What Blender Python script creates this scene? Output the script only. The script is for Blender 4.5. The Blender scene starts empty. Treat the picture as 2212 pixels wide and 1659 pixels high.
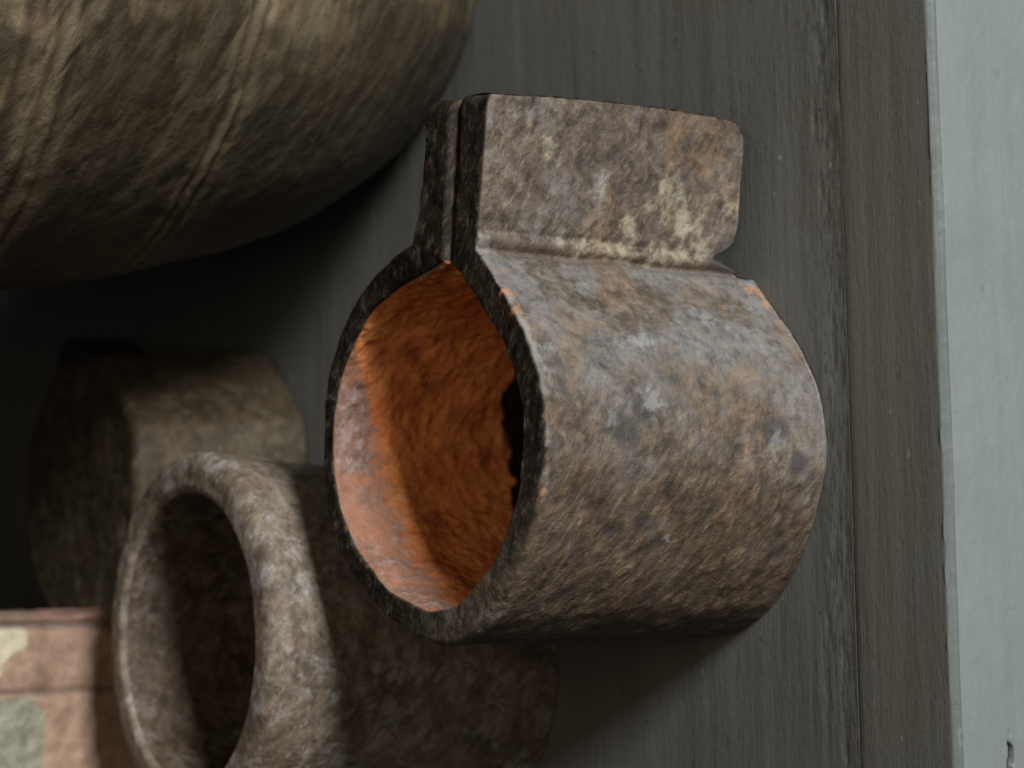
import bpy, math
import numpy as np
from mathutils import Matrix, Vector

S = bpy.context.scene
COL = S.collection

# ------------------------------------------------------------------ camera
cam_d = bpy.data.cameras.new('camera'); cam = bpy.data.objects.new('camera', cam_d); COL.objects.link(cam)
cR, cU, cD = Vector((0.0548, -0.582, -0.8114)), Vector((0.9985, 0.0319, 0.0445)), Vector((0, 0.8126, -0.5829))
M = Matrix((( cR.x, cU.x, -cD.x, 0.0161), (cR.y, cU.y, -cD.y, -0.4097), (cR.z, cU.z, -cD.z, 0.3583), (0, 0, 0, 1)))
cam.matrix_world = M
cam_d.sensor_width = 36; cam_d.lens = 4200 / 2212 * 36
cam_d.clip_start = 0.01; cam_d.clip_end = 50
cam_d.dof.use_dof = True; cam_d.dof.focus_distance = 0.475; cam_d.dof.aperture_fstop = 14
S.camera = cam

# ------------------------------------------------------------------ world and the window light
W = bpy.data.worlds.new('World'); S.world = W; W.use_nodes = True
bg = W.node_tree.nodes['Background']; bg.inputs[0].default_value = (0.85, 0.92, 1.0, 1); bg.inputs[1].default_value = 0.010
ld = bpy.data.lights.new('window_light', 'AREA'); lo = bpy.data.objects.new('window_light', ld); COL.objects.link(lo)
ld.shape = 'RECTANGLE'; ld.size = 0.46; ld.size_y = 0.38; ld.energy = 58; ld.color = (0.98, 0.985, 0.97)
az, el, dist = math.radians(36), math.radians(11), 2.0
ldir = Vector((math.sin(az) * math.cos(el), -math.cos(az) * math.cos(el), math.sin(el)))
lo.location = ldir * dist + Vector((0, 0, 0.05))
lo.rotation_euler = (-ldir).to_track_quat('-Z', 'Y').to_euler()
rd = bpy.data.lights.new('fill_light', 'AREA'); ro_ = bpy.data.objects.new('fill_light', rd); COL.objects.link(ro_)  # added fill lamp behind and above the camera, brightens the bore
rd.shape = 'RECTANGLE'; rd.size = 0.32; rd.size_y = 0.32; rd.energy = 1.15; rd.color = (1.0, 0.82, 0.60)
a2, e2 = math.radians(8), math.radians(52)
rdir = Vector((math.sin(a2) * math.cos(e2), -math.cos(a2) * math.cos(e2), math.sin(e2)))
ro_.location = rdir * 0.9; ro_.rotation_euler = (-rdir).to_track_quat('-Z', 'Y').to_euler()
S.view_settings.view_transform = 'Standard'; S.view_settings.look = 'None'
S.view_settings.exposure = 0.0; S.view_settings.gamma = 1.0

# ------------------------------------------------------------------ numpy noise
def _h(ix, iy, iz, seed):
    h = (ix * 374761393 + iy * 668265263 + iz * 1274126177 + seed * 362437) & 0xFFFFFFFF
    h = ((h ^ (h >> 13)) * 1274126177) & 0xFFFFFFFF
    h = ((h ^ (h >> 16)) * 2246822519) & 0xFFFFFFFF
    return ((h ^ (h >> 15)) & 0xFFFFFF) / float(0xFFFFFF) * 2 - 1
def vnoise(p, scale, seed=0):
    q = np.asarray(p, float) * scale + 1000.0
    i = np.floor(q).astype(np.int64); f = q - i; f = f * f * f * (f * (f * 6 - 15) + 10)
    out = 0
    for a in (0, 1):
        for b in (0, 1):
            for c in (0, 1):
                w = (f[:, 0] if a else 1 - f[:, 0]) * (f[:, 1] if b else 1 - f[:, 1]) * (f[:, 2] if c else 1 - f[:, 2])
                out = out + w * _h(i[:, 0] + a, i[:, 1] + b, i[:, 2] + c, seed)
    return out
def fbm(p, scale, octaves=4, seed=0, gain=0.5):
    o = 0; amp = 1
    for k in range(octaves):
        o = o + amp * vnoise(p, scale * 2 ** k, seed + k * 17); amp *= gain
    return o
def sstep(a, b, x):
    t = np.clip((x - a) / (b - a), 0, 1); return t * t * (3 - 2 * t)

# ------------------------------------------------------------------ mesh helpers
def vnormals(V, F):
    n = np.zeros_like(V)
    F4 = np.array([f if len(f) == 4 else (*f, f[2]) for f in F]) if not isinstance(F, np.ndarray) else F
    fn = np.cross(V[F4[:, 2]] - V[F4[:, 0]], V[F4[:, 3]] - V[F4[:, 1]]) if F4.shape[1] == 4 else None
    tri = F4[:, 2] == F4[:, 3]
    if tri.any():
        fn[tri] = np.cross(V[F4[tri, 1]] - V[F4[tri, 0]], V[F4[tri, 2]] - V[F4[tri, 0]])
    for k in range(4): np.add.at(n, F4[:, k], fn)
    return n / np.maximum(np.linalg.norm(n, axis=1), 1e-12)[:, None]
def build(name, V, F, mat, parent=None, attrs=None, normals=None, smooth=True):
    """one mesh object; F is an (n,4) int array (a triangle repeats its last index)"""
    F = np.asarray(F); used = np.unique(F); remap = -np.ones(len(V), int); remap[used] = np.arange(len(used))
    Fl = [tuple(int(remap[i]) for i in (f[:3] if f[2] == f[3] else f)) for f in F]
    me = bpy.data.meshes.new(name); me.from_pydata(V[used].tolist(), [], Fl)
    me.materials.append(mat)
    for k, a in (attrs or {}).items():
        at = me.attributes.new(k, 'FLOAT', 'POINT'); at.data.foreach_set('value', np.asarray(a, np.float32)[used])
    me.polygons.foreach_set('use_smooth', [smooth] * len(me.polygons)); me.update()
    if normals is not None: me.normals_split_custom_set_from_vertices(normals[used].tolist())
    o = bpy.data.objects.new(name, me); COL.objects.link(o)
    if parent is not None: o.parent = parent
    return o
def thing(name, label, cat, loc=(0, 0, 0), rz=0.0, group=None):
    o = bpy.data.objects.new(name, None); COL.objects.link(o); o.empty_display_size = 0.02
    o.location = loc; o.rotation_euler = (0, 0, rz); o['label'] = label; o['category'] = cat
    if group: o['group'] = group
    return o
def gridfaces(nu, nv, wrap_u=False, base=0):
    u = np.arange(nu if wrap_u else nu - 1); v = np.arange(nv - 1)
    U, Vv = np.meshgrid(u, v, indexing='ij'); U = U.ravel(); Vv = Vv.ravel(); U2 = (U + 1) % nu
    return np.stack([U * nv + Vv, U2 * nv + Vv, U2 * nv + Vv + 1, U * nv + Vv + 1], 1) + base
def resample(pts, n):
    pts = np.asarray(pts, float); s = np.r_[0, np.cumsum(np.linalg.norm(np.diff(pts, axis=0), axis=1))]
    t = np.linspace(0, s[-1], n); return np.stack([np.interp(t, s, pts[:, k]) for k in range(pts.shape[1])], 1)
def smooth_line(p, it, keep):
    p = p.copy()
    for _ in range(it):
        q = p.copy(); q[1:-1] = 0.25 * p[:-2] + 0.5 * p[1:-1] + 0.25 * p[2:]; q[keep] = p[keep]; p = q
    return p

# ------------------------------------------------------------------ node helpers
class NT:
    def __init__(s, name):
        s.mat = bpy.data.materials.new(name); s.mat.use_nodes = True; s.t = s.mat.node_tree
        s.b = s.t.nodes['Principled BSDF']; s.co = s.t.nodes.new('ShaderNodeTexCoord').outputs['Object']
    def n(s, typ, **kw):
        x = s.t.nodes.new(typ)
        for k, v in kw.items(): setattr(x, k, v)
        return x
    def put(s, sock, v):
        if hasattr(v, 'links') or isinstance(v, bpy.types.NodeSocket): s.t.links.new(v, sock)
        else: sock.default_value = (*v, 1) if (isinstance(v, tuple) and len(v) == 3 and sock.type == 'RGBA') else v
    def mapped(s, scale=(1, 1, 1), rot=(0, 0, 0), loc=(0, 0, 0)):
        m = s.n('ShaderNodeMapping'); s.t.links.new(s.co, m.inputs[0])
        m.inputs['Scale'].default_value = scale; m.inputs['Rotation'].default_value = rot; m.inputs['Location'].default_value = loc
        return m.outputs[0]
    def noise(s, scale, detail=4, rough=0.55, dist=0.0, co=None):
        x = s.n('ShaderNodeTexNoise'); s.t.links.new(co or s.co, x.inputs['Vector'])
        x.inputs['Scale'].default_value = scale; x.inputs['Detail'].default_value = detail
        x.inputs['Roughness'].default_value = rough; x.inputs['Distortion'].default_value = dist
        return x.outputs[0]
    def voro(s, scale, co=None, feature='F1'):
        x = s.n('ShaderNodeTexVoronoi', feature=feature); s.t.links.new(co or s.co, x.inputs['Vector']); x.inputs['Scale'].default_value = scale
        return x.outputs['Distance']
    def ramp(s, v, a, b, lo=0.0, hi=1.0):
        x = s.n('ShaderNodeMapRange', interpolation_type='SMOOTHSTEP'); s.put(x.inputs[0], v)
        x.inputs[1].default_value = a; x.inputs[2].default_value = b; x.inputs[3].default_value = lo; x.inputs[4].default_value = hi
        return x.outputs[0]
    def cramp(s, v, stops):
        x = s.n('ShaderNodeValToRGB'); s.put(x.inputs[0], v); e = x.color_ramp.elements
        while len(e) < len(stops): e.new(0.5)
        for k, (p, c) in enumerate(stops): e[k].position = p; e[k].color = (*c, 1)
        return x.outputs[0]
    def math(s, op, a, b=0.0):
        x = s.n('ShaderNodeMath', operation=op); s.put(x.inputs[0], a); s.put(x.inputs[1], b); return x.outputs[0]
    def mix(s, f, a, b, mode='MIX'):
        x = s.n('ShaderNodeMix', data_type='RGBA', blend_type=mode)
        s.put(x.inputs[0], f); s.put(x.inputs[6], a); s.put(x.inputs[7], b); return x.outputs[2]
    def attr(s, name): return s.n('ShaderNodeAttribute', attribute_name=name).outputs['Fac']
    def bump(s, h, dist, strength=1.0, prev=None):
        x = s.n('ShaderNodeBump'); s.put(x.inputs['Height'], h); x.inputs['Distance'].default_value = dist; x.inputs['Strength'].default_value = strength
        if prev is not None: s.t.links.new(prev, x.inputs['Normal'])
        return x.outputs[0]
    def out(s, col, rough, normal=None, spec=0.4, metal=0.0):
        s.put(s.b.inputs['Base Color'], col); s.put(s.b.inputs['Roughness'], rough)
        s.put(s.b.inputs['Specular IOR Level'], spec); s.put(s.b.inputs['Metallic'], metal)
        if normal is not None: s.t.links.new(normal, s.b.inputs['Normal'])
        return s.mat

def iron_material(name, seed, dark, mid, light, grey, rustc, rust_amt=0.5, grey_amt=0.5, bump=1.0, masks=False):
    m = NT(name); off = m.mapped(loc=(seed * 1.37, seed * 0.61, seed * 2.13))
    n1 = m.noise(45, 5, 0.6, 0.3, off); n2 = m.noise(210, 6, 0.68, 0.4, off); n3 = m.noise(760, 4, 0.6, 0, off)
    rotm = m.mapped(rot=tuple(Vector((0.80, -0.35, -0.49)).rotation_difference(Vector((1, 0, 0))).to_euler()))
    smn = m.n('ShaderNodeMapping'); m.t.links.new(rotm, smn.inputs[0]); smn.inputs['Scale'].default_value = (0.38, 1, 1); smn.inputs['Location'].default_value = (seed, 3, 1); sm = smn.outputs[0]; n4 = m.noise(420, 5, 0.7, 0.2, sm)
    v = m.math('ADD', m.math('MULTIPLY', n1, 0.30), m.math('ADD', m.math('MULTIPLY', n2, 0.30), m.math('ADD', m.math('MULTIPLY', n4, 0.27), m.math('MULTIPLY', n3, 0.13))))
    col = m.cramp(v, [(0.375, dark), (0.46, tuple(0.6 * a + 0.4 * b for a, b in zip(dark, mid))), (0.515, mid), (0.62, light)])
    g = m.ramp(m.math('ADD', m.math('MULTIPLY', m.noise(70, 5, 0.65, 0.6, m.mapped(loc=(seed + 5, 2, 7))), 0.6), m.math('MULTIPLY', n2, 0.4)), 0.50, 0.60, 0, grey_amt)
    col = m.mix(g, col, m.mix(m.ramp(n4, 0.38, 0.62), tuple(x * 0.62 for x in grey), grey))
    r = m.ramp(m.math('ADD', m.math('MULTIPLY', m.noise(55, 5, 0.7, 0.5, m.mapped(loc=(seed + 9, 8, 1))), 0.55), m.math('MULTIPLY', n4, 0.45)), 0.52, 0.63, 0, rust_amt)
    col = m.mix(r, col, rustc)
    pit = m.ramp(m.noise(330, 3, 0.5, 0.2, m.mapped(loc=(seed + 2, 4, 4))), 0.29, 0.40, 0.5, 0)
    col = m.mix(pit, col, tuple(x * 0.5 for x in dark))
    speck = m.ramp(m.noise(900, 2, 0.5, 0, sm), 0.70, 0.76, 0, 0.45)
    col = m.mix(speck, col, (0.42, 0.40, 0.37))
    ro = m.ramp(n2, 0.35, 0.65, 0.52, 0.74)
    if masks:
        jag = m.math('ADD', m.math('MULTIPLY', n4, 0.6), m.math('MULTIPLY', n2, 0.4))
        def msk(a, lo=0.35, hi=0.62, w=1.1):
            return m.ramp(m.math('ADD', m.attr(a), m.math('MULTIPLY', m.math('SUBTRACT', jag, 0.5), w * 3.2)), lo - 0.1, hi + 0.25)
        rust = m.cramp(m.math('ADD', m.math('MULTIPLY', m.noise(95, 6, 0.7, 0.6, off), 0.55), m.math('MULTIPLY', n4, 0.45)),
                       [(0.37, (0.34, 0.105, 0.045)), (0.46, (0.64, 0.220, 0.075)), (0.54, (0.82, 0.310, 0.100)), (0.63, (0.92, 0.46, 0.17))])
        rust = m.mix(m.ramp(m.noise(60, 4, 0.6, 0.4, m.mapped(loc=(3, 9, 5))), 0.50, 0.66, 0, 0.6), rust, (0.60, 0.155, 0.055))
        lit_patina = m.cramp(n4, [(0.38, (0.11, 0.072, 0.060)), (0.52, (0.23, 0.150, 0.122)), (0.66, (0.33, 0.255, 0.230))])
        lit_patina = m.mix(m.ramp(n1, 0.42, 0.58, 0, 0.7), lit_patina, (0.32, 0.150, 0.092))
        rust = m.mix(m.attr('m_deep_shade'), rust, (0.016, 0.010, 0.007))  # shade deep in the bore, painted as near-black
        col = m.mix(m.attr('m_bore'), col, m.mix(msk('m_lit_patina', 0.3, 0.75, 0.9), rust, lit_patina))
        col = m.mix(m.math('MULTIPLY', m.attr('m_face'), 0.95), col, m.cramp(n4, [(0.36, (0.007, 0.005, 0.004)), (0.52, (0.021, 0.016, 0.012)), (0.68, (0.085, 0.070, 0.055))]))
        col = m.mix(m.math('MULTIPLY', m.attr('m_flange'), m.ramp(n4, 0.60, 0.42, 0.15, 0.75)), col, m.cramp(n2, [(0.4, (0.045, 0.033, 0.026)), (0.6, (0.125, 0.095, 0.074))]))
        col = m.mix(m.math('MULTIPLY', m.attr('m_lit_sheen'), m.ramp(m.math('ADD', m.math('MULTIPLY', n1, 0.7), m.math('MULTIPLY', n2, 0.3)), 0.40, 0.56, 0.10, 0.85)), col, m.cramp(m.math('ADD', m.math('MULTIPLY', n4, 0.5), m.math('MULTIPLY', m.noise(95, 5, 0.65, 0.5, m.mapped(loc=(6, 1, 3))), 0.5)), [(0.40, (0.085, 0.080, 0.077)), (0.50, (0.152, 0.145, 0.140)), (0.62, (0.235, 0.226, 0.218))]))  # grey sheen of the light-facing shoulder, painted into the colour
        och = m.ramp(m.math('ADD', m.math('MULTIPLY', m.noise(38, 4, 0.6, 0.7, m.mapped(loc=(11, 2, 6))), 0.65), m.math('MULTIPLY', n4, 0.35)), 0.50, 0.60, 0, 0.55)
        och = m.math('MULTIPLY', och, m.math('SUBTRACT', 1.0, m.math('MAXIMUM', m.attr('m_face'), m.attr('m_bore'))))
        col = m.mix(och, col, m.cramp(n2, [(0.4, (0.100, 0.060, 0.032)), (0.6, (0.225, 0.140, 0.075))]))
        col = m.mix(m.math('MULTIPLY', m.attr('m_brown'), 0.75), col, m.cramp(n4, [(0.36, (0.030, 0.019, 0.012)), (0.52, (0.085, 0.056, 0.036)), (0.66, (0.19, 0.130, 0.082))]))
        col = m.mix(m.math('MULTIPLY', msk('m_crease', 0.4, 0.7, 0.6), 0.5), col, (0.085, 0.058, 0.038))
        col = m.mix(m.math('MULTIPLY', msk('m_wear', 0.5, 0.8, 0.5), 0.55), col, m.mix(n2, (0.20, 0.185, 0.175), (0.40, 0.385, 0.37)))
        col = m.mix(m.math('MULTIPLY', msk('m_dark', 0.20, 0.68, 0.8), 0.72), col, (0.040, 0.036, 0.035))
        col = m.mix(m.math('MULTIPLY', msk('m_cream', 0.45, 0.95, 1.3), 0.5), col, m.cramp(n2, [(0.4, (0.26, 0.23, 0.15)), (0.6, (0.46, 0.42, 0.30))]))
        col = m.mix(m.math('MULTIPLY', msk('m_blue', 0.40, 0.95, 1.3), 0.32), col, m.cramp(n2, [(0.4, (0.20, 0.225, 0.24)), (0.62, (0.42, 0.46, 0.47))]))
        col = m.mix(m.math('MULTIPLY', msk('m_orange', 0.45, 0.8, 1.2), 0.42), col, (0.52, 0.235, 0.085))
    nb = m.bump(n2, 0.0011 * bump); nb = m.bump(n4, 0.0007 * bump, prev=nb); nb = m.bump(n3, 0.00022 * bump, prev=nb)
    if masks:
        f = m.math('MAXIMUM', m.attr('m_face'), m.attr('m_bore'))
        ro = m.math('ADD', ro, m.math('MULTIPLY', f, 0.25)); sp = m.math('SUBTRACT', 0.42, m.math('MULTIPLY', f, 0.36))
        return m.out(col, ro, nb, sp)
    return m.out(col, ro, nb, 0.42)

# ------------------------------------------------------------------ the table the things stand on
def paint_material(name, seed, base, grime, grime_amt, fine):
    m = NT(name)
    lon = m.mapped(scale=(0.06, 1, 1), loc=(seed, seed * 2, 0)); lon2 = m.mapped(scale=(0.16, 1, 0.8), loc=(seed * 3, 1, 0)); iso = m.mapped(loc=(seed, 0, 4))
    a = m.noise(150, 6, 0.65, 0.3, lon); b = m.noise(900, 5, 0.7, 0.2, lon2); c = m.noise(28, 5, 0.6, 0.4, iso); d = m.noise(420, 5, 0.65, 0, iso)
    col = m.mix(m.ramp(c, 0.36, 0.66, 0, 0.55), base, tuple(x * y for x, y in zip(base, (0.86, 0.83, 0.76))))
    col = m.mix(m.ramp(m.math('ADD', m.math('MULTIPLY', a, 0.6), m.math('MULTIPLY', d, 0.4)), 0.47, 0.66, 0, grime_amt), col, grime)
    col = m.mix(m.ramp(b, 0.60, 0.72, 0, 0.35 * fine), col, tuple(min(1, x * 1.5) for x in base))
    col = m.mix(m.ramp(b, 0.40, 0.30, 0, 0.65 * fine), col, tuple(x * 0.45 for x in grime))
    spots = m.ramp(m.noise(210, 2, 0.5, 0, m.mapped(loc=(seed + 8, 1, 1))), 0.71, 0.76, 0, 0.8)
    col = m.mix(m.math('MULTIPLY', spots, fine), col, tuple(x * 0.3 for x in base))
    col = m.mix(m.math('MULTIPLY', m.ramp(m.math('ADD', m.attr('m_worn'), m.math('MULTIPLY', m.math('SUBTRACT', b, 0.5), 2.2)), 0.55, 0.8), 0.6), col, tuple(x * 0.42 for x in grime))
    col = m.mix(m.math('MULTIPLY', m.ramp(m.noise(330, 1, 0.4, 0, m.mapped(scale=(0.6, 1, 1), loc=(seed + 4, 3, 3))), 0.765, 0.79, 0, 0.6), fine), col, (0.32, 0.33, 0.31))
    col = m.mix(m.attr('m_brown'), col, m.mix(0.35, col, (0.110, 0.102, 0.078)))
    col = m.mix(m.attr('m_crack'), col, (0.012, 0.011, 0.010))
    nb = m.bump(a, 0.00022); nb = m.bump(b, 0.00016 * fine, prev=nb); nb = m.bump(d, 0.00014, prev=nb)
    return m.out(col, m.ramp(d, 0.3, 0.7, 0.5, 0.7), nb, 0.35)

PSI = math.radians(6.85)
table = thing('table', 'weathered grey painted wooden table top with pale front edge under the rusty things', 'table', (0, -0.0595, 0), PSI)
M_top = paint_material('grey_painted_wood', 2.3, (0.131, 0.134, 0.124), (0.086, 0.087, 0.079), 0.7, 0.8)
M_front = paint_material('pale_painted_wood', 7.1, (0.196, 0.228, 0.230), (0.152, 0.177, 0.179), 0.5, 0.2)
M_bev = paint_material('worn_painted_edge', 5.2, (0.120, 0.138, 0.136), (0.095, 0.108, 0.105), 0.6, 0.3)
def axis_steps(*segs):
    out = []
    for a, b, st in segs: out.append(np.arange(a, b, st))
    return np.r_[np.concatenate(out), segs[-1][1]]
US = axis_steps((-0.7, -0.16, 0.03), (-0.16, 0.2, 0.0011), (0.2, 0.7, 0.03))
def plank(vs, hfun, mat, name, worn, thick=0.024, brown=0.0):
    """a board: a finely stepped top sheet with sides and underside"""
    U, V = np.meshgrid(US, vs, indexing='ij'); nu, nv = U.shape
    P = np.stack([U.ravel(), V.ravel(), np.zeros(U.size)], 1)
    P[:, 2] = hfun(P)
    top = gridfaces(nu, nv)
    low = P.copy(); low[:, 2] = -thick; n = len(P)
    idx = np.arange(n).reshape(nu, nv)
    ring = np.r_[idx[:, 0], idx[-1, 1:], idx[-2::-1, -1], idx[0, -2:0:-1]]
    nxt = np.roll(ring, -1)
    k = len(ring); ar = np.arange(k); up = 2 * n + ar; nx = 2 * n + np.roll(ar, -1)
    sides = np.stack([up, ring + n, nxt + n, nx], 1)
    c = [idx[0, 0] + n, idx[0, -1] + n, idx[-1, -1] + n, idx[-1, 0] + n]
    F = np.r_[top, sides, [c]]
    Vv = np.r_[P, low, P[ring] - np.array([0, 0, 1e-5])]
    wn = worn(Vv)
    return build(name, Vv, F, mat, table, dict(m_worn=wn, m_brown=np.full(len(Vv), brown), m_crack=np.zeros(len(Vv))))
def grain(p, s=1.0):
    q = p * np.array([0.07, 1, 1]); return (0.00008 * fbm(q, 230, 4, 3) + 0.0002 * vnoise(p, 25, 8)) * s
def h_main(p):
    e = sstep(0.0, 0.0016, p[:, 1] - 0.0006 * vnoise(p, 120, 4) - 0.0004)
    chips = np.clip(fbm(p * np.array([0.30, 1, 1]), 420, 3, 9) - 0.25, 0, 1) * np.exp(-((p[:, 1] - 0.006) / 0.007) ** 2)
    return grain(p) - 0.00035 * chips
worn_main = lambda p: 0.5 * np.exp(-((p[:, 1] - 0.005) / 0.006) ** 2) + 0.22 * np.exp(-((p[:, 1] - 0.02) / 0.02) ** 2) + 0.5 * np.exp(-(p[:, 1] / 0.0016) ** 2)
plank(axis_steps((0.00003, 0.03, 0.0007), (0.03, 0.277, 0.0018)), h_main, M_top, 'plank', worn_main)
plank(axis_steps((0.2771, 0.8, 0.004)), lambda p: grain(p), M_top, 'plank', lambda p: 0.1 + 0 * p[:, 0])

# the front board: narrow top strip, rough chamfer, pale front face with a crack
EW = 0.0311
def front_board():
    prof = [(-0.00004, -0.022), (-0.00004, -0.0003), (-0.0003, -0.0001)] + [(-0.0011 - (EW - 0.0024) * k / 36, 0.0) for k in range(1, 37)]
    ch = resample([(-EW + 0.0013, 0.0), (-EW + 0.0008, -0.0002), (-EW - 0.0002, -0.0013), (-EW - 0.0004, -0.0018)], 10)[1:]
    prof += [tuple(x) for x in ch]
    z0 = prof[-1][1]
    prof += [(-EW - 0.0004, z0 - 0.0006 * k) for k in range(1, 60)] + [(-EW - 0.0004, -0.075), (-0.002, -0.075), (-0.00004, -0.022)]
    prof = np.array(prof); npf = len(prof)
    us = axis_steps((-0.7, -0.16, 0.03), (-0.16, 0.2, 0.0008), (0.2, 0.7, 0.03)); nu = len(us)
    P = np.zeros((nu, npf, 3)); P[:, :, 0] = us[:, None]; P[:, :, 1] = prof[None, :, 0]; P[:, :, 2] = prof[None, :, 1]
    P = P.reshape(-1, 3); ci = np.tile(np.arange(npf), nu)
    ontop = (ci >= 2) & (ci <= 38); chm = (ci > 38) & (ci < 48); fr = (ci >= 48) & (ci < npf - 3)
    P[ontop, 2] += grain(P[ontop], 0.8)
    nz = fbm(P * np.array([0.6, 1, 1]), 300, 4, 21); nz2 = vnoise(P * np.array([1, 0, 0]), 40, 22)
    P[chm, 2] += 0.00012 * nz[chm] + 0.0001 * nz2[chm]; P[chm, 1] += 0.00014 * nz[chm] + 0.00015 * nz2[chm]
    P[fr, 1] += 0.00008 * nz[fr] + 0.0004 * vnoise(P[fr], 30, 31)
    # crack: a tapered slot that runs along the board from u=-0.0665 outwards
    uu = P[:, 0]; zc = -0.0192 + 0.0004 * np.sin(uu * 900)
    wdt = 0.0009 * sstep(-0.0655, -0.0735, uu)
    inside = sstep(1.0, 0.55, np.abs(P[:, 2] - zc) / np.maximum(wdt, 1e-6)) * fr * (wdt > 1e-5)
    P[:, 1] += 0.006 * inside
    F = gridfaces(nu, npf)
    edge = np.exp(-(np.abs(P[:, 1] + EW - 0.001) / 0.0012) ** 2) * ontop
    topm = ontop | (ci < 3)
    a = dict(m_worn=np.where(topm, 0.12 + 0.35 * edge, 0.0), m_brown=np.where(topm, 0.55, 0.0), m_crack=inside)
    Fc = (F % npf).max(1)
    topF = F[(Fc <= 38)]; bevF = F[(Fc > 38) & (Fc <= 48)]; restF = F[Fc > 48]
    N = vnormals(P, F)
    if (N[ci == 20][:, 2].mean() < 0): F = F[:, ::-1]; topF = topF[:, ::-1]; restF = restF[:, ::-1]; bevF = bevF[:, ::-1]; N = -N
    build('front_strip', P, topF, M_top, table, a, N)
    build('front_bevel', P, bevF, M_bev, table, a, N)
    build('front_face', P, restF, M_front, table, a, N)
front_board()

# ------------------------------------------------------------------ iron strap socket: one thick strap bent to a sleeve, both ends clamped as flanges
L = 0.0908
oL = [(86.8, 2.7), (81.3, 4.1), (73.1, 4.6), (63.8, 5.1), (55.6, 5.6), (50.0, 7.6)]
oRing = [(50.0, 7.6), (46.8, 17.6), (42.1, 28.5), (37.2, 36.0), (27.3, 43.2), (17.1, 48.2), (5.7, 50.6), (-5.7, 50.8), (-14.4, 48.5), (-22.8, 44.1), (-31.9, 35.8), (-39.2, 25.0), (-44.3, 12.8), (-47.1, 0.5), (-48.1, -12.2),
         (-45.6, -22.9), (-38.6, -33.5), (-27.8, -42.0), (-13.6, -48.0), (-1.6, -51.2), (6.2, -51.0), (17.5, -47.9), (27.1, -42.1), (35.8, -33.6), (42.6, -25.5), (48.4, -19.2)]
oRr = [(48.4, -19.2), (52.8, -18.5), (64.1, -18.9), (75.3, -19.4), (84.9, -19.9), (86.4, -19.8)]
sL = [(86.2, -6.2), (75.9, -6.3), (64.4, -6.2), (52.9, -6.4), (45.5, -6.6)]
bore = [(45.5, -6.6), (43.4, -1.5), (40.1, 14.7), (34.4, 27.8), (24.7, 37.8), (16.1, 43.0), (4.8, 45.6), (-7.9, 44.9), (-18.7, 40.2), (-29.4, 29.8), (-37.8, 12.5), (-40.6, -6.0), (-36.5, -20.3), (-24.9, -33.8),
        (-14.5, -39.4), (-8.3, -41.1), (0.8, -41.8), (10.0, -40.7), (18.4, -37.2), (28.2, -29.5), (39.2, -16.6), (45.2, -8.2)]
sR = [(87.0, -8.5), (76.1, -8.5), (64.6, -8.4), (53.1, -8.4), (45.2, -8.2)]
def densify(pts, n, it):
    q = resample(np.array(pts) / 1000, n); return smooth_line(q, it, [0, n - 1])
nF, nR = 90, 380
def angle_match(outer, inner, n):
    """resample both ring runs so that equal indices face each other"""
    o = densify(outer, 1600, 600); i = densify(inner, 1600, 500)
    def par(c):
        a = np.unwrap(np.arctan2(c[:, 1], c[:, 0])); a = np.maximum.accumulate(a) if a[-1] > a[0] else -np.maximum.accumulate(-a)
        return (a - a[0]) / (a[-1] - a[0])
    t = np.linspace(0, 1, n); s = np.linspace(0, 1, 1600)
    f = lambda c: np.stack([np.interp(t, 0.85 * par(c) + 0.15 * s, c[:, k]) for k in (0, 1)], 1)
    o, i = f(o), f(i)
    for q in (o, i): q[:, 0] = np.where(q[:, 0] < 0, q[:, 0] * 1.032, q[:, 0])
    return o, i
ro, ri = angle_match(oRing, bore, nR)
O = np.r_[densify(oL, nF, 30)[:-1], ro, densify(oRr, nF, 30)[1:]]
I = np.r_[densify(sL, nF, 30)[:-1], ri, densify(sR[::-1], nF, 30)[1:]]
nS = len(O); sidx = np.arange(nS)
isL = sidx < nF - 1; isRt = sidx >= nF - 1 + nR; isRing = ~(isL | isRt)
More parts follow.
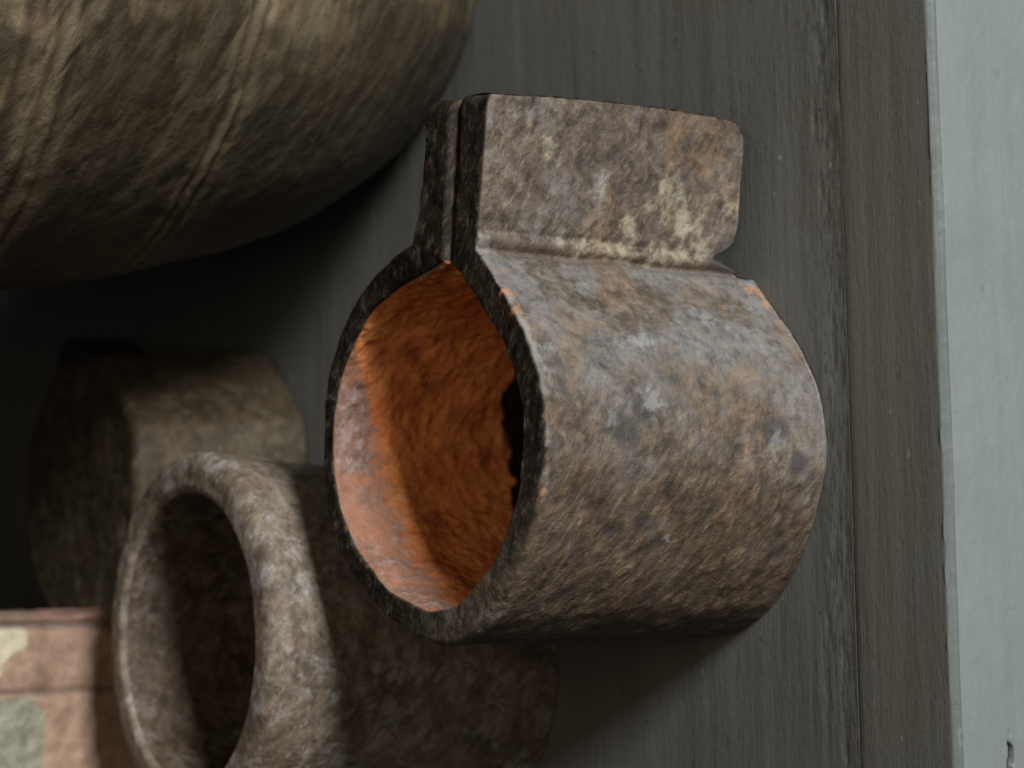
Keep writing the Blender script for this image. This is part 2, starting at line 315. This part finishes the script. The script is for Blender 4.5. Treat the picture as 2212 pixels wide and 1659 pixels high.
def strap():
    th = np.linalg.norm(O - I, axis=1)
    sgn = np.where(isL, -1, 1)
    dist_crease = np.where(isRing, 0.0, np.where(isL, (nF - 1 - sidx) / nF, (sidx - (nF - 2 + nR)) / nF)) * 0.038
    ztop = np.full(nS, L); ztop[isL] = L + 0.0018
    k = (sidx >= nF - 1) & (sidx < nF + 40); ztop[k] = L + 0.0018 * (1 - sstep(0, 40, sidx[k] - nF + 1))
    zbot = 0.0062 * sstep(0.0, 0.004, dist_crease)
    nb = np.where(isRt, np.exp(-((dist_crease - 0.003) / 0.0035) ** 2), 0); zbot = zbot + 0.0085 * nb
    # the lower right corner of the flange ends rounded, top outer corner rounded
    tipd = np.where(isL, sidx, np.where(isRt, nS - 1 - sidx, 999)) * (0.038 / nF)
    rc = np.where(isL, 0.004, 0.0022)
    c = np.clip(1 - tipd / rc, 0, 1); ztop = ztop - rc * (1 - np.sqrt(np.maximum(0, 1 - c * c)))
    rc2 = 0.006; c = np.clip(1 - tipd / rc2, 0, 1); zbot = zbot + rc2 * (1 - np.sqrt(np.maximum(0, 1 - c * c)))
    # bevels
    ang = np.arctan2(O[:, 1], O[:, 0])
    lowside = isRing * np.exp(-((np.angle(np.exp(1j * (ang - math.radians(232))))) / 0.55) ** 2)
    bo = 0.0011 + 0.0022 * lowside
    rside = isRing * np.exp(-((np.angle(np.exp(1j * (ang - math.radians(275))))) / 0.6) ** 2)
    bi = 0.0009 + 0.0002 * rside; bid = 0.0012 + 0.0010 * rside
    K = 6; a = np.linspace(0, math.pi / 2, K)
    cols = []
    NZ = 120
    for t in np.linspace(0, 1, NZ): cols.append((np.zeros(nS), zbot + (ztop - bo - zbot) * t))
    for q in a[1:]: cols.append((bo * (1 - np.cos(q)), ztop - bo + bo * np.sin(q)))
    for t in np.linspace(0, 1, 9)[1:-1]: cols.append((bo + (th - bo - bi) * t, ztop))
    for q in a[::-1]: cols.append((th - bi + bi * np.cos(q), ztop - bid + bid * np.sin(q)))
    for t in np.linspace(0, 1, NZ)[1:]: cols.append((th, (ztop - bid) + (zbot - (ztop - bid)) * t))
    for t in np.linspace(0, 1, 4)[1:-1]: cols.append((th * (1 - t), zbot))
    nC = len(cols)
    V = np.zeros((nS, nC, 3)); dirv = (I - O) / th[:, None]
    for k, (w, z) in enumerate(cols):
        V[:, k, :2] = O + dirv * w[:, None]; V[:, k, 2] = z
    # taper of the strap end: the right plate leans out a little towards the table
    V[:, :, 0] += np.where(isL | isRt, dist_crease / 0.038, 0)[:, None] * 0.0030 * (1 - V[:, :, 2] / L)
    V[:, :, 0] += np.where(isL | isRt, dist_crease / 0.038, 0)[:, None] * 0.0017 * np.sin(np.clip(V[:, :, 2] / L, 0, 1) * math.pi)
    V = V.reshape(-1, 3); n = len(V)
    si = np.repeat(sidx, nC); ci = np.tile(np.arange(nC), nS)
    u = np.arange(nS - 1); v = np.arange(nC); U, Q = np.meshgrid(u, v, indexing='ij'); U = U.ravel(); Q = Q.ravel(); Q2 = (Q + 1) % nC
    F = np.stack([U * nC + Q, (U + 1) * nC + Q, (U + 1) * nC + Q2, U * nC + Q2], 1)
    caps = []
    for s in (0, nS - 1):
        base = s * nC; cen = V[base:base + nC].mean(0); V = np.r_[V, [cen]]; ic = len(V) - 1
        for q in range(nC):
            t = (base + q, base + (q + 1) % nC, ic, ic); caps.append(t if s else (t[1], t[0], ic, ic))
    Fs = si[F].max(1); F = np.r_[F, caps]; Fs = np.r_[Fs, [0] * nC, [nS - 1] * nC]
    si = np.r_[si, 0, nS - 1]; ci = np.r_[ci, 0, 0]
    N = vnormals(V, F)
    # outward check on the outer ring
    t = (ci == 20) & (si == nF + nR // 2)
    if (N[t][0, :2] @ V[t][0, :2]) < 0: F = F[:, ::-1]; bad = F[:, 0] == F[:, 1]; F[bad] = np.stack([F[bad, 1], F[bad, 2], F[bad, 3], F[bad, 3]], 1); N = -N
    i0 = NZ; i1 = NZ + K - 1 + 7 + K
    bor = (ci >= i1 - 1) & isRing[si]; fac = (ci >= i0 + 1) & (ci < i1 - 2)
    rough = fbm(V, 60, 3, 5) * 0.00045 + fbm(V, 260, 4, 11) * 0.00013
    rough = rough + bor * (fbm(V, 130, 4, 40) * 0.0006 + np.abs(fbm(V, 330, 3, 44)) * 0.0005)
    rough = rough + (~isRing[si]) * (fbm(V, 150, 3, 50) * 0.0003)
    # pits and scabs
    def blob(pts, wob=0.5, seed=60):
        q = V + 0.0012 * np.stack([vnoise(V, 350, seed), vnoise(V, 350, seed + 1), vnoise(V, 350, seed + 2)], 1); o = np.zeros(len(V))
        for (x, y, z, r, *an) in pts:
            d = (q - np.array([x, y, z]) / 1000) * 1000
            if an: d = d * np.array(an)
            o = np.maximum(o, sstep(r * 1.6, r * 0.2, np.linalg.norm(d, axis=1)))
        return o
    outer = ci < i0 + 2
    pits = blob([(8, -49.4, 18, 4.6), (0, -50, 10, 3.2), (6.5, -49.6, 66, 4.6), (11, -48.6, 60, 4.0), (-16.8, -47.1, 57, 2.4), (-18, -46.6, 66, 2.4), (-21, -45.5, 50, 2.6), (3, -50, 30, 2), (18, -46.6, 40, 1.8), (-12, -48.5, 36, 1.8), (-23, -44.5, 8, 3.0), (22, -45, 70, 1.4)]) * outer
    pits2 = blob([(5, -49.5, 20.5, 4.0), (12, -48.3, 55, 4.5), (16, -47, 58, 4)]) * outer
    dcr = V[:, 0] - 0.0486; front = outer & (V[:, 1] < -0.012)
    rough = rough - front * (0.0010 * np.exp(-((dcr - 0.0002 + 0.0005 * vnoise(V, 120, 140)) / 0.0009) ** 2) + 0.00045 * np.exp(-((dcr - 0.0048 + 0.0006 * vnoise(V, 90, 141)) / 0.0008) ** 2) - 0.0005 * np.exp(-((dcr - 0.0025) / 0.0012) ** 2)) * (V[:, 0] > 0.044)
    rough = rough - 0.0004 * pits - 0.0003 * pits2
    V = V + N * rough[:, None]
    V[:, 2] = np.maximum(V[:, 2], 0.0002)
    N = vnormals(V, F)
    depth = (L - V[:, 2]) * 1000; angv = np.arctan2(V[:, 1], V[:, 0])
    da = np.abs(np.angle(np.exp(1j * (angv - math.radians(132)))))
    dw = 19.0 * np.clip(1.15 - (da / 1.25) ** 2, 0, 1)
    lit_patina = sstep(1.35, 0.6, depth / np.maximum(dw, 0.01)) * bor  # patina shaped to the window-lit crescent, its light put into the colour
    flr = isRt[si] & outer
    cream = blob([(66.6, -18.7, 31, 7.0), (61, -18.7, 24, 6.0), (56, -18.7, 20, 5), (52, -18.7, 58, 4, 1.4, 1, 0.5), (51.5, -18.7, 44, 5, 1.5, 1, 0.4), (52.5, -18.7, 28, 5, 1.5, 1, 0.4), (58, -18.7, 44, 4), (76, -18.7, 70, 3.0), (67, -18.7, 10, 3)], seed=70) * outer
    blue = blob([(47.5, -18.5, 86.5, 3.5), (46.5, -18.5, 3.2, 4.0, 0.8, 0.8, 1.0), (25, -43, 86, 3.2), (20, -46, 87, 2.4), (9, -49.5, 70, 2.6), (13, -48.4, 57, 4.4), (4.5, -50, 17, 3.2), (28, -41, 55, 4), (36, -33, 30, 4.5), (-20, -45.7, 48, 1.2, 1, 1, 0.5), (68, -18.7, 55, 4), (80, -18.8, 44, 2)], seed=80) * outer
    orange = blob([(44.0, -22.6, 4, 3.0, 1, 1, 0.6), (41, -26.5, 1.5, 2.4), (38, -30.5, 90, 2.4), (33.5, -35.5, 89.5, 2.2), (-9, -49, 89, 1.6), (0, -50.5, 62, 1.4), (7, -49.4, 43, 1.2), (3, -49.8, 28, 1.5)], seed=90) * (outer | fac)
    dark = np.maximum(np.maximum(1.0 * pits, blob([(53, -18.7, 10, 5.0), (56, -18.7, 7, 4.0), (50.5, -18.7, 14, 3.0)], seed=97) * flr), 0.35 * blob([(60, -18.7, 36, 4.5), (70, -18.7, 72, 4), (63, -18.7, 62, 5), (73, -18.7, 25, 4), (54, -18.7, 12, 4), (75, -18.7, 42, 3), (57, -18.7, 80, 3)], seed=95) * flr)
    face = np.where(fac, 1.0, 0.0); face = np.maximum(face, (~isRing[si] & (ci >= i1 - 2)) * 0.9)
    face = face * (1 - 0.75 * np.exp(-(np.angle(np.exp(1j * (angv - math.radians(215)))) / 0.45) ** 2) * isRing[si])
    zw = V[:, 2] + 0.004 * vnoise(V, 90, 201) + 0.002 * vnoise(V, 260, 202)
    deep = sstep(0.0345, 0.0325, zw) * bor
    edge = (np.exp(-(((ci - i0) / 4.0) ** 2)) * (ci > i0 - 12) + np.exp(-((V[:, 2] - zbot[np.minimum(si, nS - 1)]) / 0.0016) ** 2) * outer)
    wear = np.clip(edge, 0, 1) * np.clip(0.6 + 0.9 * fbm(V, 70, 3, 205), 0, 1)
    brown = sstep(62, 22, np.abs(np.degrees(np.angle(np.exp(1j * (angv - math.radians(232))))))+ 16 * fbm(V, 60, 3, 207)) * isRing[si] * outer  # brown stain plus painted shade on the side turned from the window
    crease = np.exp(-((np.hypot(V[:, 0] - 0.0492, V[:, 1] + 0.0190)) / 0.0030) ** 2) * outer
    A = dict(m_deep_shade=deep, m_wear=wear, m_brown=brown, m_crease=crease, m_flange=(~isRing[si]).astype(float) * outer, m_lit_sheen=sstep(75, 20, np.abs(np.degrees(np.angle(np.exp(1j * (angv - math.radians(-42)))))) + 14 * fbm(V, 45, 3, 215)) * isRing[si] * outer, m_bore=bor.astype(float), m_lit_patina=lit_patina, m_cream=cream, m_blue=blue * (1 - 0), m_orange=orange, m_dark=dark, m_face=face)
    return V, F, Fs, N, A
sv, sF, sFs, sN, sA = strap()
M_iron = iron_material('rusty_strap_iron', 1.0, (0.050, 0.038, 0.028), (0.140, 0.109, 0.081), (0.285, 0.240, 0.188), (0.215, 0.211, 0.208), (0.165, 0.098, 0.052), 0.65, 0.62, 0.7, True)
sock = thing('strap_socket', 'rusty iron strap socket with orange rust inside, two flat flanges clamped side by side', 'iron socket', (0, 0, 0))
fl = isL[np.minimum(sFs, nS - 1)]; fr_ = isRt[np.minimum(sFs, nS - 1)]
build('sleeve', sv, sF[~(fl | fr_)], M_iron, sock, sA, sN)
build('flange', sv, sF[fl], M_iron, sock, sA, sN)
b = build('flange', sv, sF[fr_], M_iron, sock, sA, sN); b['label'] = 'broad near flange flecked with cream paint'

# ------------------------------------------------------------------ lathe
def lathe(prof, n, rough, seed, squash=0.0):
    prof = np.asarray(prof, float); m = len(prof); t = np.linspace(0, 2 * math.pi, n, endpoint=False)
    V = np.stack([np.outer(np.cos(t), prof[:, 0]), np.outer(np.sin(t), prof[:, 0]), np.tile(prof[:, 1], (n, 1))], -1).reshape(-1, 3)
    F = gridfaces(n, m, True); N = vnormals(V, F)
    a = V[:, :2] / np.maximum(np.linalg.norm(V[:, :2], axis=1), 1e-6)[:, None]
    d = 0
    for sc, am in rough: d = d + am * fbm(V, sc, 3, seed)
    return V, F, N, d

# ------------------------------------------------------------------ rusty sleeve standing in front of the block
def rim_profile(ro, ri, h, rr, step, lip=0.0, nz=70):
    p = [(ri, 0.0)]; p = [(ri + (ro - ri) * k / 4, 0.0003) for k in range(5)]
    p += [(ro + lip * sstep(h * 0.80, h * 0.93, np.array([z]))[0], z) for z in np.linspace(0.0005, h - rr, nz)]
    R2 = ro + lip
    p += [(R2 - rr + rr * math.cos(q), h - rr + rr * math.sin(q)) for q in np.linspace(0, math.pi / 2, 9)[1:]]
    p += [(x, h) for x in np.linspace(R2 - rr, ri + 0.0022, 6)[1:]]
    p += [(ri + 0.0022 - 0.0022 * math.sin(q), h - 0.004 + 0.004 * math.cos(q)) for q in np.linspace(0, math.pi / 2, 7)[1:]]
    p += [(ri, z) for z in np.linspace(h - 0.004, 0.0003, nz)[1:]]
    return p
M_iron2 = iron_material('brown_sleeve_iron', 4.0, (0.072, 0.053, 0.037), (0.190, 0.152, 0.116), (0.36, 0.31, 0.255), (0.37, 0.345, 0.335), (0.20, 0.11, 0.055), 0.35, 0.65, 0.55)
sl = thing('pipe_sleeve', 'brown rusty iron pipe sleeve with rounded rim and dark hollow beside the strap socket', 'pipe sleeve', (-0.0722, 0.1125, 0))
pr = rim_profile(0.0552, 0.0427, 0.1005, 0.0062, 0)
V, F, N, d = lathe(pr, 300, [(35, 0.00022), (220, 0.00015)], 120); V = V + N * d[:, None]
V[:, 0] += 0.0085 * V[:, 2] / 0.1; V[:, 1] -= 0.004 * V[:, 2] / 0.1; V[:, 2] = np.maximum(V[:, 2], 0.0002)
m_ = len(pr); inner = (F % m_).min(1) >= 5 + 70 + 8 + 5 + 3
N = vnormals(V, F)
build('barrel', V, F[~inner], M_iron2, sl, None, N)
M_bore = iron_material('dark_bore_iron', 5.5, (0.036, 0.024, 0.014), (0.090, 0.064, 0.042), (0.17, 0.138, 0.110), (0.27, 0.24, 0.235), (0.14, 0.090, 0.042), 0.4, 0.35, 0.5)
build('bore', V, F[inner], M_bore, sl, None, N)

# ------------------------------------------------------------------ solid rusty cylinder behind
M_olive = iron_material('olive_brown_iron', 9.0, (0.024, 0.016, 0.008), (0.052, 0.036, 0.019), (0.098, 0.077, 0.045), (0.155, 0.142, 0.098), (0.10, 0.062, 0.028), 0.5, 0.35, 0.5)
M_black = iron_material('blackened_iron', 12.0, (0.013, 0.009, 0.006), (0.028, 0.020, 0.013), (0.050, 0.038, 0.026), (0.045, 0.042, 0.038), (0.028, 0.018, 0.010), 0.4, 0.3, 0.5)
def solid(name, label, cat, loc, r, h, mat, seed, tilt=(0, 0), facet=0.25):
    t = thing(name, label, cat, loc)
    rr = 0.004
    pf = [(0.0, 0.0002), (r * 0.5, 0.0002), (r - 0.002, 0.0002)] + [(r, z) for z in np.linspace(0.002, h - rr, 46)]
    pf += [(r - rr + rr * math.cos(q), h - rr + rr * math.sin(q)) for q in np.linspace(0, math.pi / 2, 7)[1:]]
    k0 = len(pf) - 1
    pf += [(x, h - 0.0015 * (1 - x / r)) for x in np.linspace(r - rr, 0.0, 34)[1:]]
    V, F, N, d = lathe(pf, 240, [(30, 0.0006), (160, 0.00022)], seed); V = V + N * d[:, None]
    tt = np.arctan2(V[:, 1], V[:, 0]) + facet; k8 = (np.mod(tt, math.pi / 4) - math.pi / 8)
    V[:, :2] *= (1 + 0.75 * (math.cos(math.pi / 8) / np.cos(k8) * 1.035 - 1))[:, None]
    V[:, 0] += tilt[0] * V[:, 2]; V[:, 1] += tilt[1] * V[:, 2]; V[:, 2] = np.maximum(V[:, 2], 0.0002)
    N = vnormals(V, F); m = len(pf); top = (F % m).min(1) >= k0
    build('side', V, F[~top], mat, t, None, N); build('top_face', V, F[top], mat, t, None, N)
    return t
solid('iron_weight', 'squat brown faceted iron block with flat top, standing behind the pipe sleeve', 'iron weight', (-0.029, 0.262, 0), 0.0525, 0.070, M_olive, 210, (-0.07, 0.0))
solid('iron_stub', 'dark iron stub in deep shadow behind the squat brown block', 'iron stub', (0.013, 0.372, 0), 0.013, 0.030, M_black, 260)

# ------------------------------------------------------------------ painted block at the back left
def painted_mat():
    m = NT('flaking_painted_metal'); iso = m.mapped(loc=(2, 7, 1)); ver = m.mapped(scale=(1, 1, 0.35), loc=(1, 2, 3))
    a = m.noise(38, 5, 0.6, 0.6, iso); b = m.noise(26, 4, 0.55, 0.8, ver); c = m.noise(160, 5, 0.65, 0.3, iso)
    col = m.cramp(m.math('ADD', m.math('MULTIPLY', a, 0.6), m.math('MULTIPLY', c, 0.4)), [(0.36, (0.20, 0.125, 0.085)), (0.5, (0.33, 0.215, 0.152)), (0.66, (0.42, 0.30, 0.225))])
    col = m.mix(m.ramp(m.math('ADD', m.attr('m_grey'), m.math('MULTIPLY', m.math('SUBTRACT', b, 0.5), 2.2)), 0.35, 0.7), col, m.cramp(c, [(0.38, (0.17, 0.160, 0.118)), (0.62, (0.31, 0.295, 0.228))]))
    col = m.mix(m.ramp(m.math('ADD', m.attr('m_cream'), m.math('MULTIPLY', m.math('SUBTRACT', b, 0.5), 1.8)), 0.38, 0.66), col, (0.54, 0.49, 0.355))
    col = m.mix(m.attr('m_side'), col, m.mix(m.ramp(a, 0.42, 0.6), (0.21, 0.115, 0.088), (0.165, 0.108, 0.078)))
    col = m.mix(m.attr('m_line'), col, (0.055, 0.050, 0.042))
    nb = m.bump(a, 0.0012); nb = m.bump(c, 0.0007, prev=nb)
    return m.out(col, 0.62, nb, 0.35)
M_paint = painted_mat()
def painted_block():
    t = thing('painted_block', 'upright block with flaking pink, cream and grey paint standing behind the pipe sleeve', 'painted block', (-0.0655, 0.1920, 0), math.radians(8)); t.scale = (0.85, 0.85, 0.85)
    Wd, H, D, r = 0.15, 0.235, 0.032, 0.006
    # front face sheet with rounded lower edge and rounded right edge, a vertical seam line, then side strip
    prof = []                                    # (across x, depth y): front from left to right, then round the right arris, then back along the side
    rs = 0.0045
    for x in np.linspace(-Wd, -rs, 120): prof.append((x, 0.0, 0.0))
    for q in np.linspace(0, math.pi / 2, 8)[1:]: prof.append((-rs + rs * math.sin(q), rs - rs * math.cos(q), q / 1.5708))
    for y in np.linspace(rs, D, 24)[1:]: prof.append((0.0, y, 1.0))
    prof.append((-Wd, D, 1.0)); prof = np.array(prof); n = len(prof)
    zs = np.r_[[r * (1 - math.cos(q)) for q in np.linspace(0, math.pi / 2, 10)], np.linspace(r, H, 240)[1:]]
    zi = np.r_[[r * (1 - math.sin(q)) for q in np.linspace(0, math.pi / 2, 10)], np.zeros(239)]
    V = []; A = []
    for z, ins in zip(zs, zi):
        for (x, y, s) in prof:
            yy = y + ins * (1 - y / D) * (y < D - 1e-6); V.append((x, yy, z + 0.0003)); A.append(s)
    V = np.array(V); A = np.array(A); m = len(zs)
    F = []
    F = np.stack([np.add.outer(np.arange(m - 1) * n, np.arange(n)).ravel(), np.add.outer(np.arange(m - 1) * n, (np.arange(n) + 1) % n).ravel(), np.add.outer(np.arange(1, m) * n, (np.arange(n) + 1) % n).ravel(), np.add.outer(np.arange(1, m) * n, np.arange(n)).ravel()], 1)
    V = np.r_[V, [V[:n].mean(0)], [V[-n:].mean(0)]]; A = np.r_[A, 0, 0]; nb, nt = len(V) - 2, len(V) - 1
    F = np.r_[F, [((k + 1) % n, k, nb, nb) for k in range(n)], [((m - 1) * n + k, (m - 1) * n + (k + 1) % n, nt, nt) for k in range(n)]]
    N = vnormals(V, F)
    if N[n * 40 + 40][1] > 0:
        F = F[:, ::-1]; bad = F[:, 0] == F[:, 1]; F[bad] = np.stack([F[bad, 1], F[bad, 2], F[bad, 3], F[bad, 3]], 1); N = -N
    x, y, z = V.T
    seam = np.exp(-((x + 0.0315 + 0.0006 * vnoise(V, 80, 7)) / 0.0011) ** 2) * (A < 0.1)
    lip = np.exp(-((x + 0.0066 + 0.0005 * vnoise(V, 90, 9)) / 0.0013) ** 2) * (A < 0.5)
    strip = sstep(-0.0068, -0.0056, x) * (A < 1.1)
    V = V + N * (0.0007 * fbm(V, 60, 3, 301) + 0.0004 * fbm(V, 200, 2, 310) - 0.0014 * seam - 0.0020 * lip - 0.0012 * strip)[:, None]; V[:, 2] = np.maximum(V[:, 2], 0.0002)
    N = vnormals(V, F)
    wx = x + 0.004 * vnoise(V, 110, 330); wz = z + 0.006 * vnoise(V, 90, 331)
    grey = sstep(-0.0325, -0.0335, x) * sstep(0.124, 0.131, wz) * sstep(-0.070, -0.060, wx) + 0
    cream = sstep(0.134, 0.142, wz) * sstep(-0.026, -0.020, wx) * (A < 0.3) * 0.9 * (1 - strip)
    cream = np.maximum(cream, 0.42 * np.exp(-((x + 0.0090) / 0.0016) ** 2) * sstep(0.113, 0.119, wz))
    side = np.maximum((A > 0.6).astype(float), strip)
    at = dict(m_grey=np.clip(grey, 0, 1), m_cream=cream, m_side=side, m_line=np.clip(0.6 * seam + 0.7 * lip, 0, 1))
    Fa = A[F].min(1)
    build('front_face', V, F[Fa < 0.95], M_paint, t, at, N)
    build('side_face', V, F[Fa >= 0.95], M_paint, t, at, N)
painted_block()

# ------------------------------------------------------------------ big round pot at the back right
def pot_material():
    m = NT('pot_earthenware'); iso = m.mapped(loc=(4, 4, 9)); rings = m.mapped(scale=(0.16, 0.16, 2.6)); rt = m.mapped(rot=tuple(Vector((0.86, -0.30, -0.40)).rotation_difference(Vector((1, 0, 0))).to_euler()))
    sx = m.n('ShaderNodeMapping'); m.t.links.new(rt, sx.inputs[0]); sx.inputs['Scale'].default_value = (0.22, 1, 1); st = sx.outputs[0]
    a = m.noise(34, 5, 0.6, 0.5, iso); b = m.noise(210, 6, 0.68, 0.3, st); c = m.noise(520, 4, 0.6, 0, iso); r = m.noise(100, 5, 0.62, 0.2, rings)
    v = m.math('ADD', m.math('ADD', m.math('MULTIPLY', a, 0.12), m.math('MULTIPLY', b, 0.42)), m.math('ADD', m.math('MULTIPLY', r, 0.34), m.math('MULTIPLY', c, 0.12)))
    col = m.cramp(v, [(0.37, (0.056, 0.038, 0.019)), (0.46, (0.104, 0.075, 0.041)), (0.53, (0.146, 0.111, 0.065)), (0.65, (0.215, 0.172, 0.110))])
    col = m.mix(m.ramp(m.noise(48, 5, 0.65, 0.6, m.mapped(loc=(7, 3, 3))), 0.5, 0.62, 0, 0.5), col, (0.145, 0.130, 0.085))
    col = m.mix(m.math('MULTIPLY', m.attr('m_band'), 0.65), col, m.cramp(b, [(0.38, (0.15, 0.105, 0.06)), (0.62, (0.34, 0.26, 0.165))]))
    soot_shade = m.ramp(m.math('ADD', m.attr('m_soot_shade'), m.math('ADD', m.math('MULTIPLY', m.math('SUBTRACT', b, 0.5), 1.3), m.math('MULTIPLY', m.math('SUBTRACT', r, 0.5), 1.2))), 0.42, 0.85, 0, 0.85)
    col = m.mix(soot_shade, col, m.cramp(b, [(0.4, (0.022, 0.017, 0.011)), (0.65, (0.062, 0.048, 0.030))]))
    col = m.mix(m.math('MULTIPLY', m.attr('m_groove'), 0.45), col, (0.045, 0.032, 0.018))
    col = m.mix(m.math('MULTIPLY', m.math('MULTIPLY', m.attr('m_ridge'), m.ramp(b, 0.36, 0.6)), 0.55), col, (0.27, 0.215, 0.135))
    nb = m.bump(r, 0.00035); nb = m.bump(b, 0.0004, prev=nb); nb = m.bump(c, 0.0003, prev=nb)
    return m.out(col, m.ramp(b, 0.35, 0.65, 0.44, 0.62), nb, 0.45)
def pot():
    t = thing('round_pot', 'large round bellied brown pot with wheel ridges and narrow neck behind the strap socket', 'pot', (0.152, 0.172, 0))
    key = np.array([(0.0, 0.0512), (0.006, 0.0588), (0.0123, 0.0657), (0.02, 0.0727), (0.04, 0.0863), (0.06, 0.0952), (0.08, 0.1019), (0.10, 0.1075), (0.12, 0.1120), (0.14, 0.1157), (0.16, 0.1187), (0.175, 0.1205), (0.195, 0.1205), (0.215, 0.114), (0.233, 0.100), (0.245, 0.083), (0.255, 0.070), (0.27, 0.064), (0.285, 0.066), (0.295, 0.072)])
    z = np.linspace(0.0004, 0.295, 520); r = np.interp(z, key[:, 0], key[:, 1]); r = smooth_line(np.stack([z, r], 1), 60, [0, 519])[:, 1]
    prof = [(0.0, 0.0004), (0.03, 0.0004)] + list(zip(r, z)) + [(0.071, 0.298), (0.067, 0.298), (0.0605, 0.285), (0.058, 0.27), (0.064, 0.255), (0.077, 0.243), (0.094, 0.226), (0.107, 0.206), (0.115, 0.175), (0.11, 0.12), (0.09, 0.05), (0.05, 0.012), (0.0, 0.010)]
    V, F, N, d = lathe(prof, 420, [(18, 0.0009), (130, 0.00015), (300, 0.00016)], 400)
    outer = np.tile((np.arange(len(prof)) >= 2) & (np.arange(len(prof)) < 522), 420)
    zz = V[:, 2] + 0.0012 * vnoise(V, 40, 55) + 0.0005 * vnoise(V, 160, 56)
    br = 0.7 + 0.3 * np.clip(fbm(V * np.array([1, 1, 0.3]), 60, 3, 71) + 0.5, 0, 1)
    g = 0; rd = 0
    for zc, w, amt in ((0.1045, 0.0011, 1.0), (0.1093, 0.0012, 1.0), (0.1600, 0.0011, 0.8), (0.1655, 0.0012, 0.9), (0.1735, 0.0014, 0.8), (0.068, 0.0011, 0.45), (0.076, 0.0009, 0.3), (0.045, 0.001, 0.25), (0.138, 0.001, 0.35), (0.192, 0.0012, 0.8), (0.215, 0.0012, 0.8)):
        g = g + amt * np.exp(-((zz - zc) / w) ** 2)
    for zc, w, amt in ((0.1068, 0.0018, 1.0), (0.1022, 0.0016, 0.7), (0.1118, 0.0018, 0.8), (0.1628, 0.0022, 1.0), (0.169, 0.0026, 1.0), (0.157, 0.0018, 0.6), (0.0705, 0.0016, 0.4), (0.0955, 0.003, 0.35), (0.125, 0.004, 0.35)):
        rd = rd + amt * np.exp(-((zz - zc) / w) ** 2)
    g = g * br * outer; rd = rd * br * outer
    V = V + N * (d * outer - 0.0006 * g + 0.0004 * rd)[:, None]; V[:, 2] = np.maximum(V[:, 2], 0.0002)
    N = vnormals(V, F); m = len(prof)
    band = np.clip(sstep(0.152, 0.160, zz) * sstep(0.182, 0.176, zz) + 0.45 * np.exp(-((zz - 0.1075) / 0.006) ** 2), 0, 1) * outer
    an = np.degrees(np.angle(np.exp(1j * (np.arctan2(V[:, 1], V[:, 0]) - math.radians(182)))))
    soot_shade = sstep(92, 58, np.abs(an) + 26 * vnoise(V, 22, 77) + 14 * fbm(V, 70, 3, 78)) * outer  # soot, with the shade of the pot's unlit flank painted in
    at = dict(m_band=band, m_groove=np.clip(g, 0, 1), m_soot_shade=soot_shade, m_ridge=np.clip(rd, 0, 1))
    P = pot_material(); k = (F % m).max(1); zf = V[F][:, :, 2].mean(1)
    neck = (zf > 0.262) & (k < 536)
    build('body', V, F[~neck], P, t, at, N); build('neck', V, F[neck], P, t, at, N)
pot()
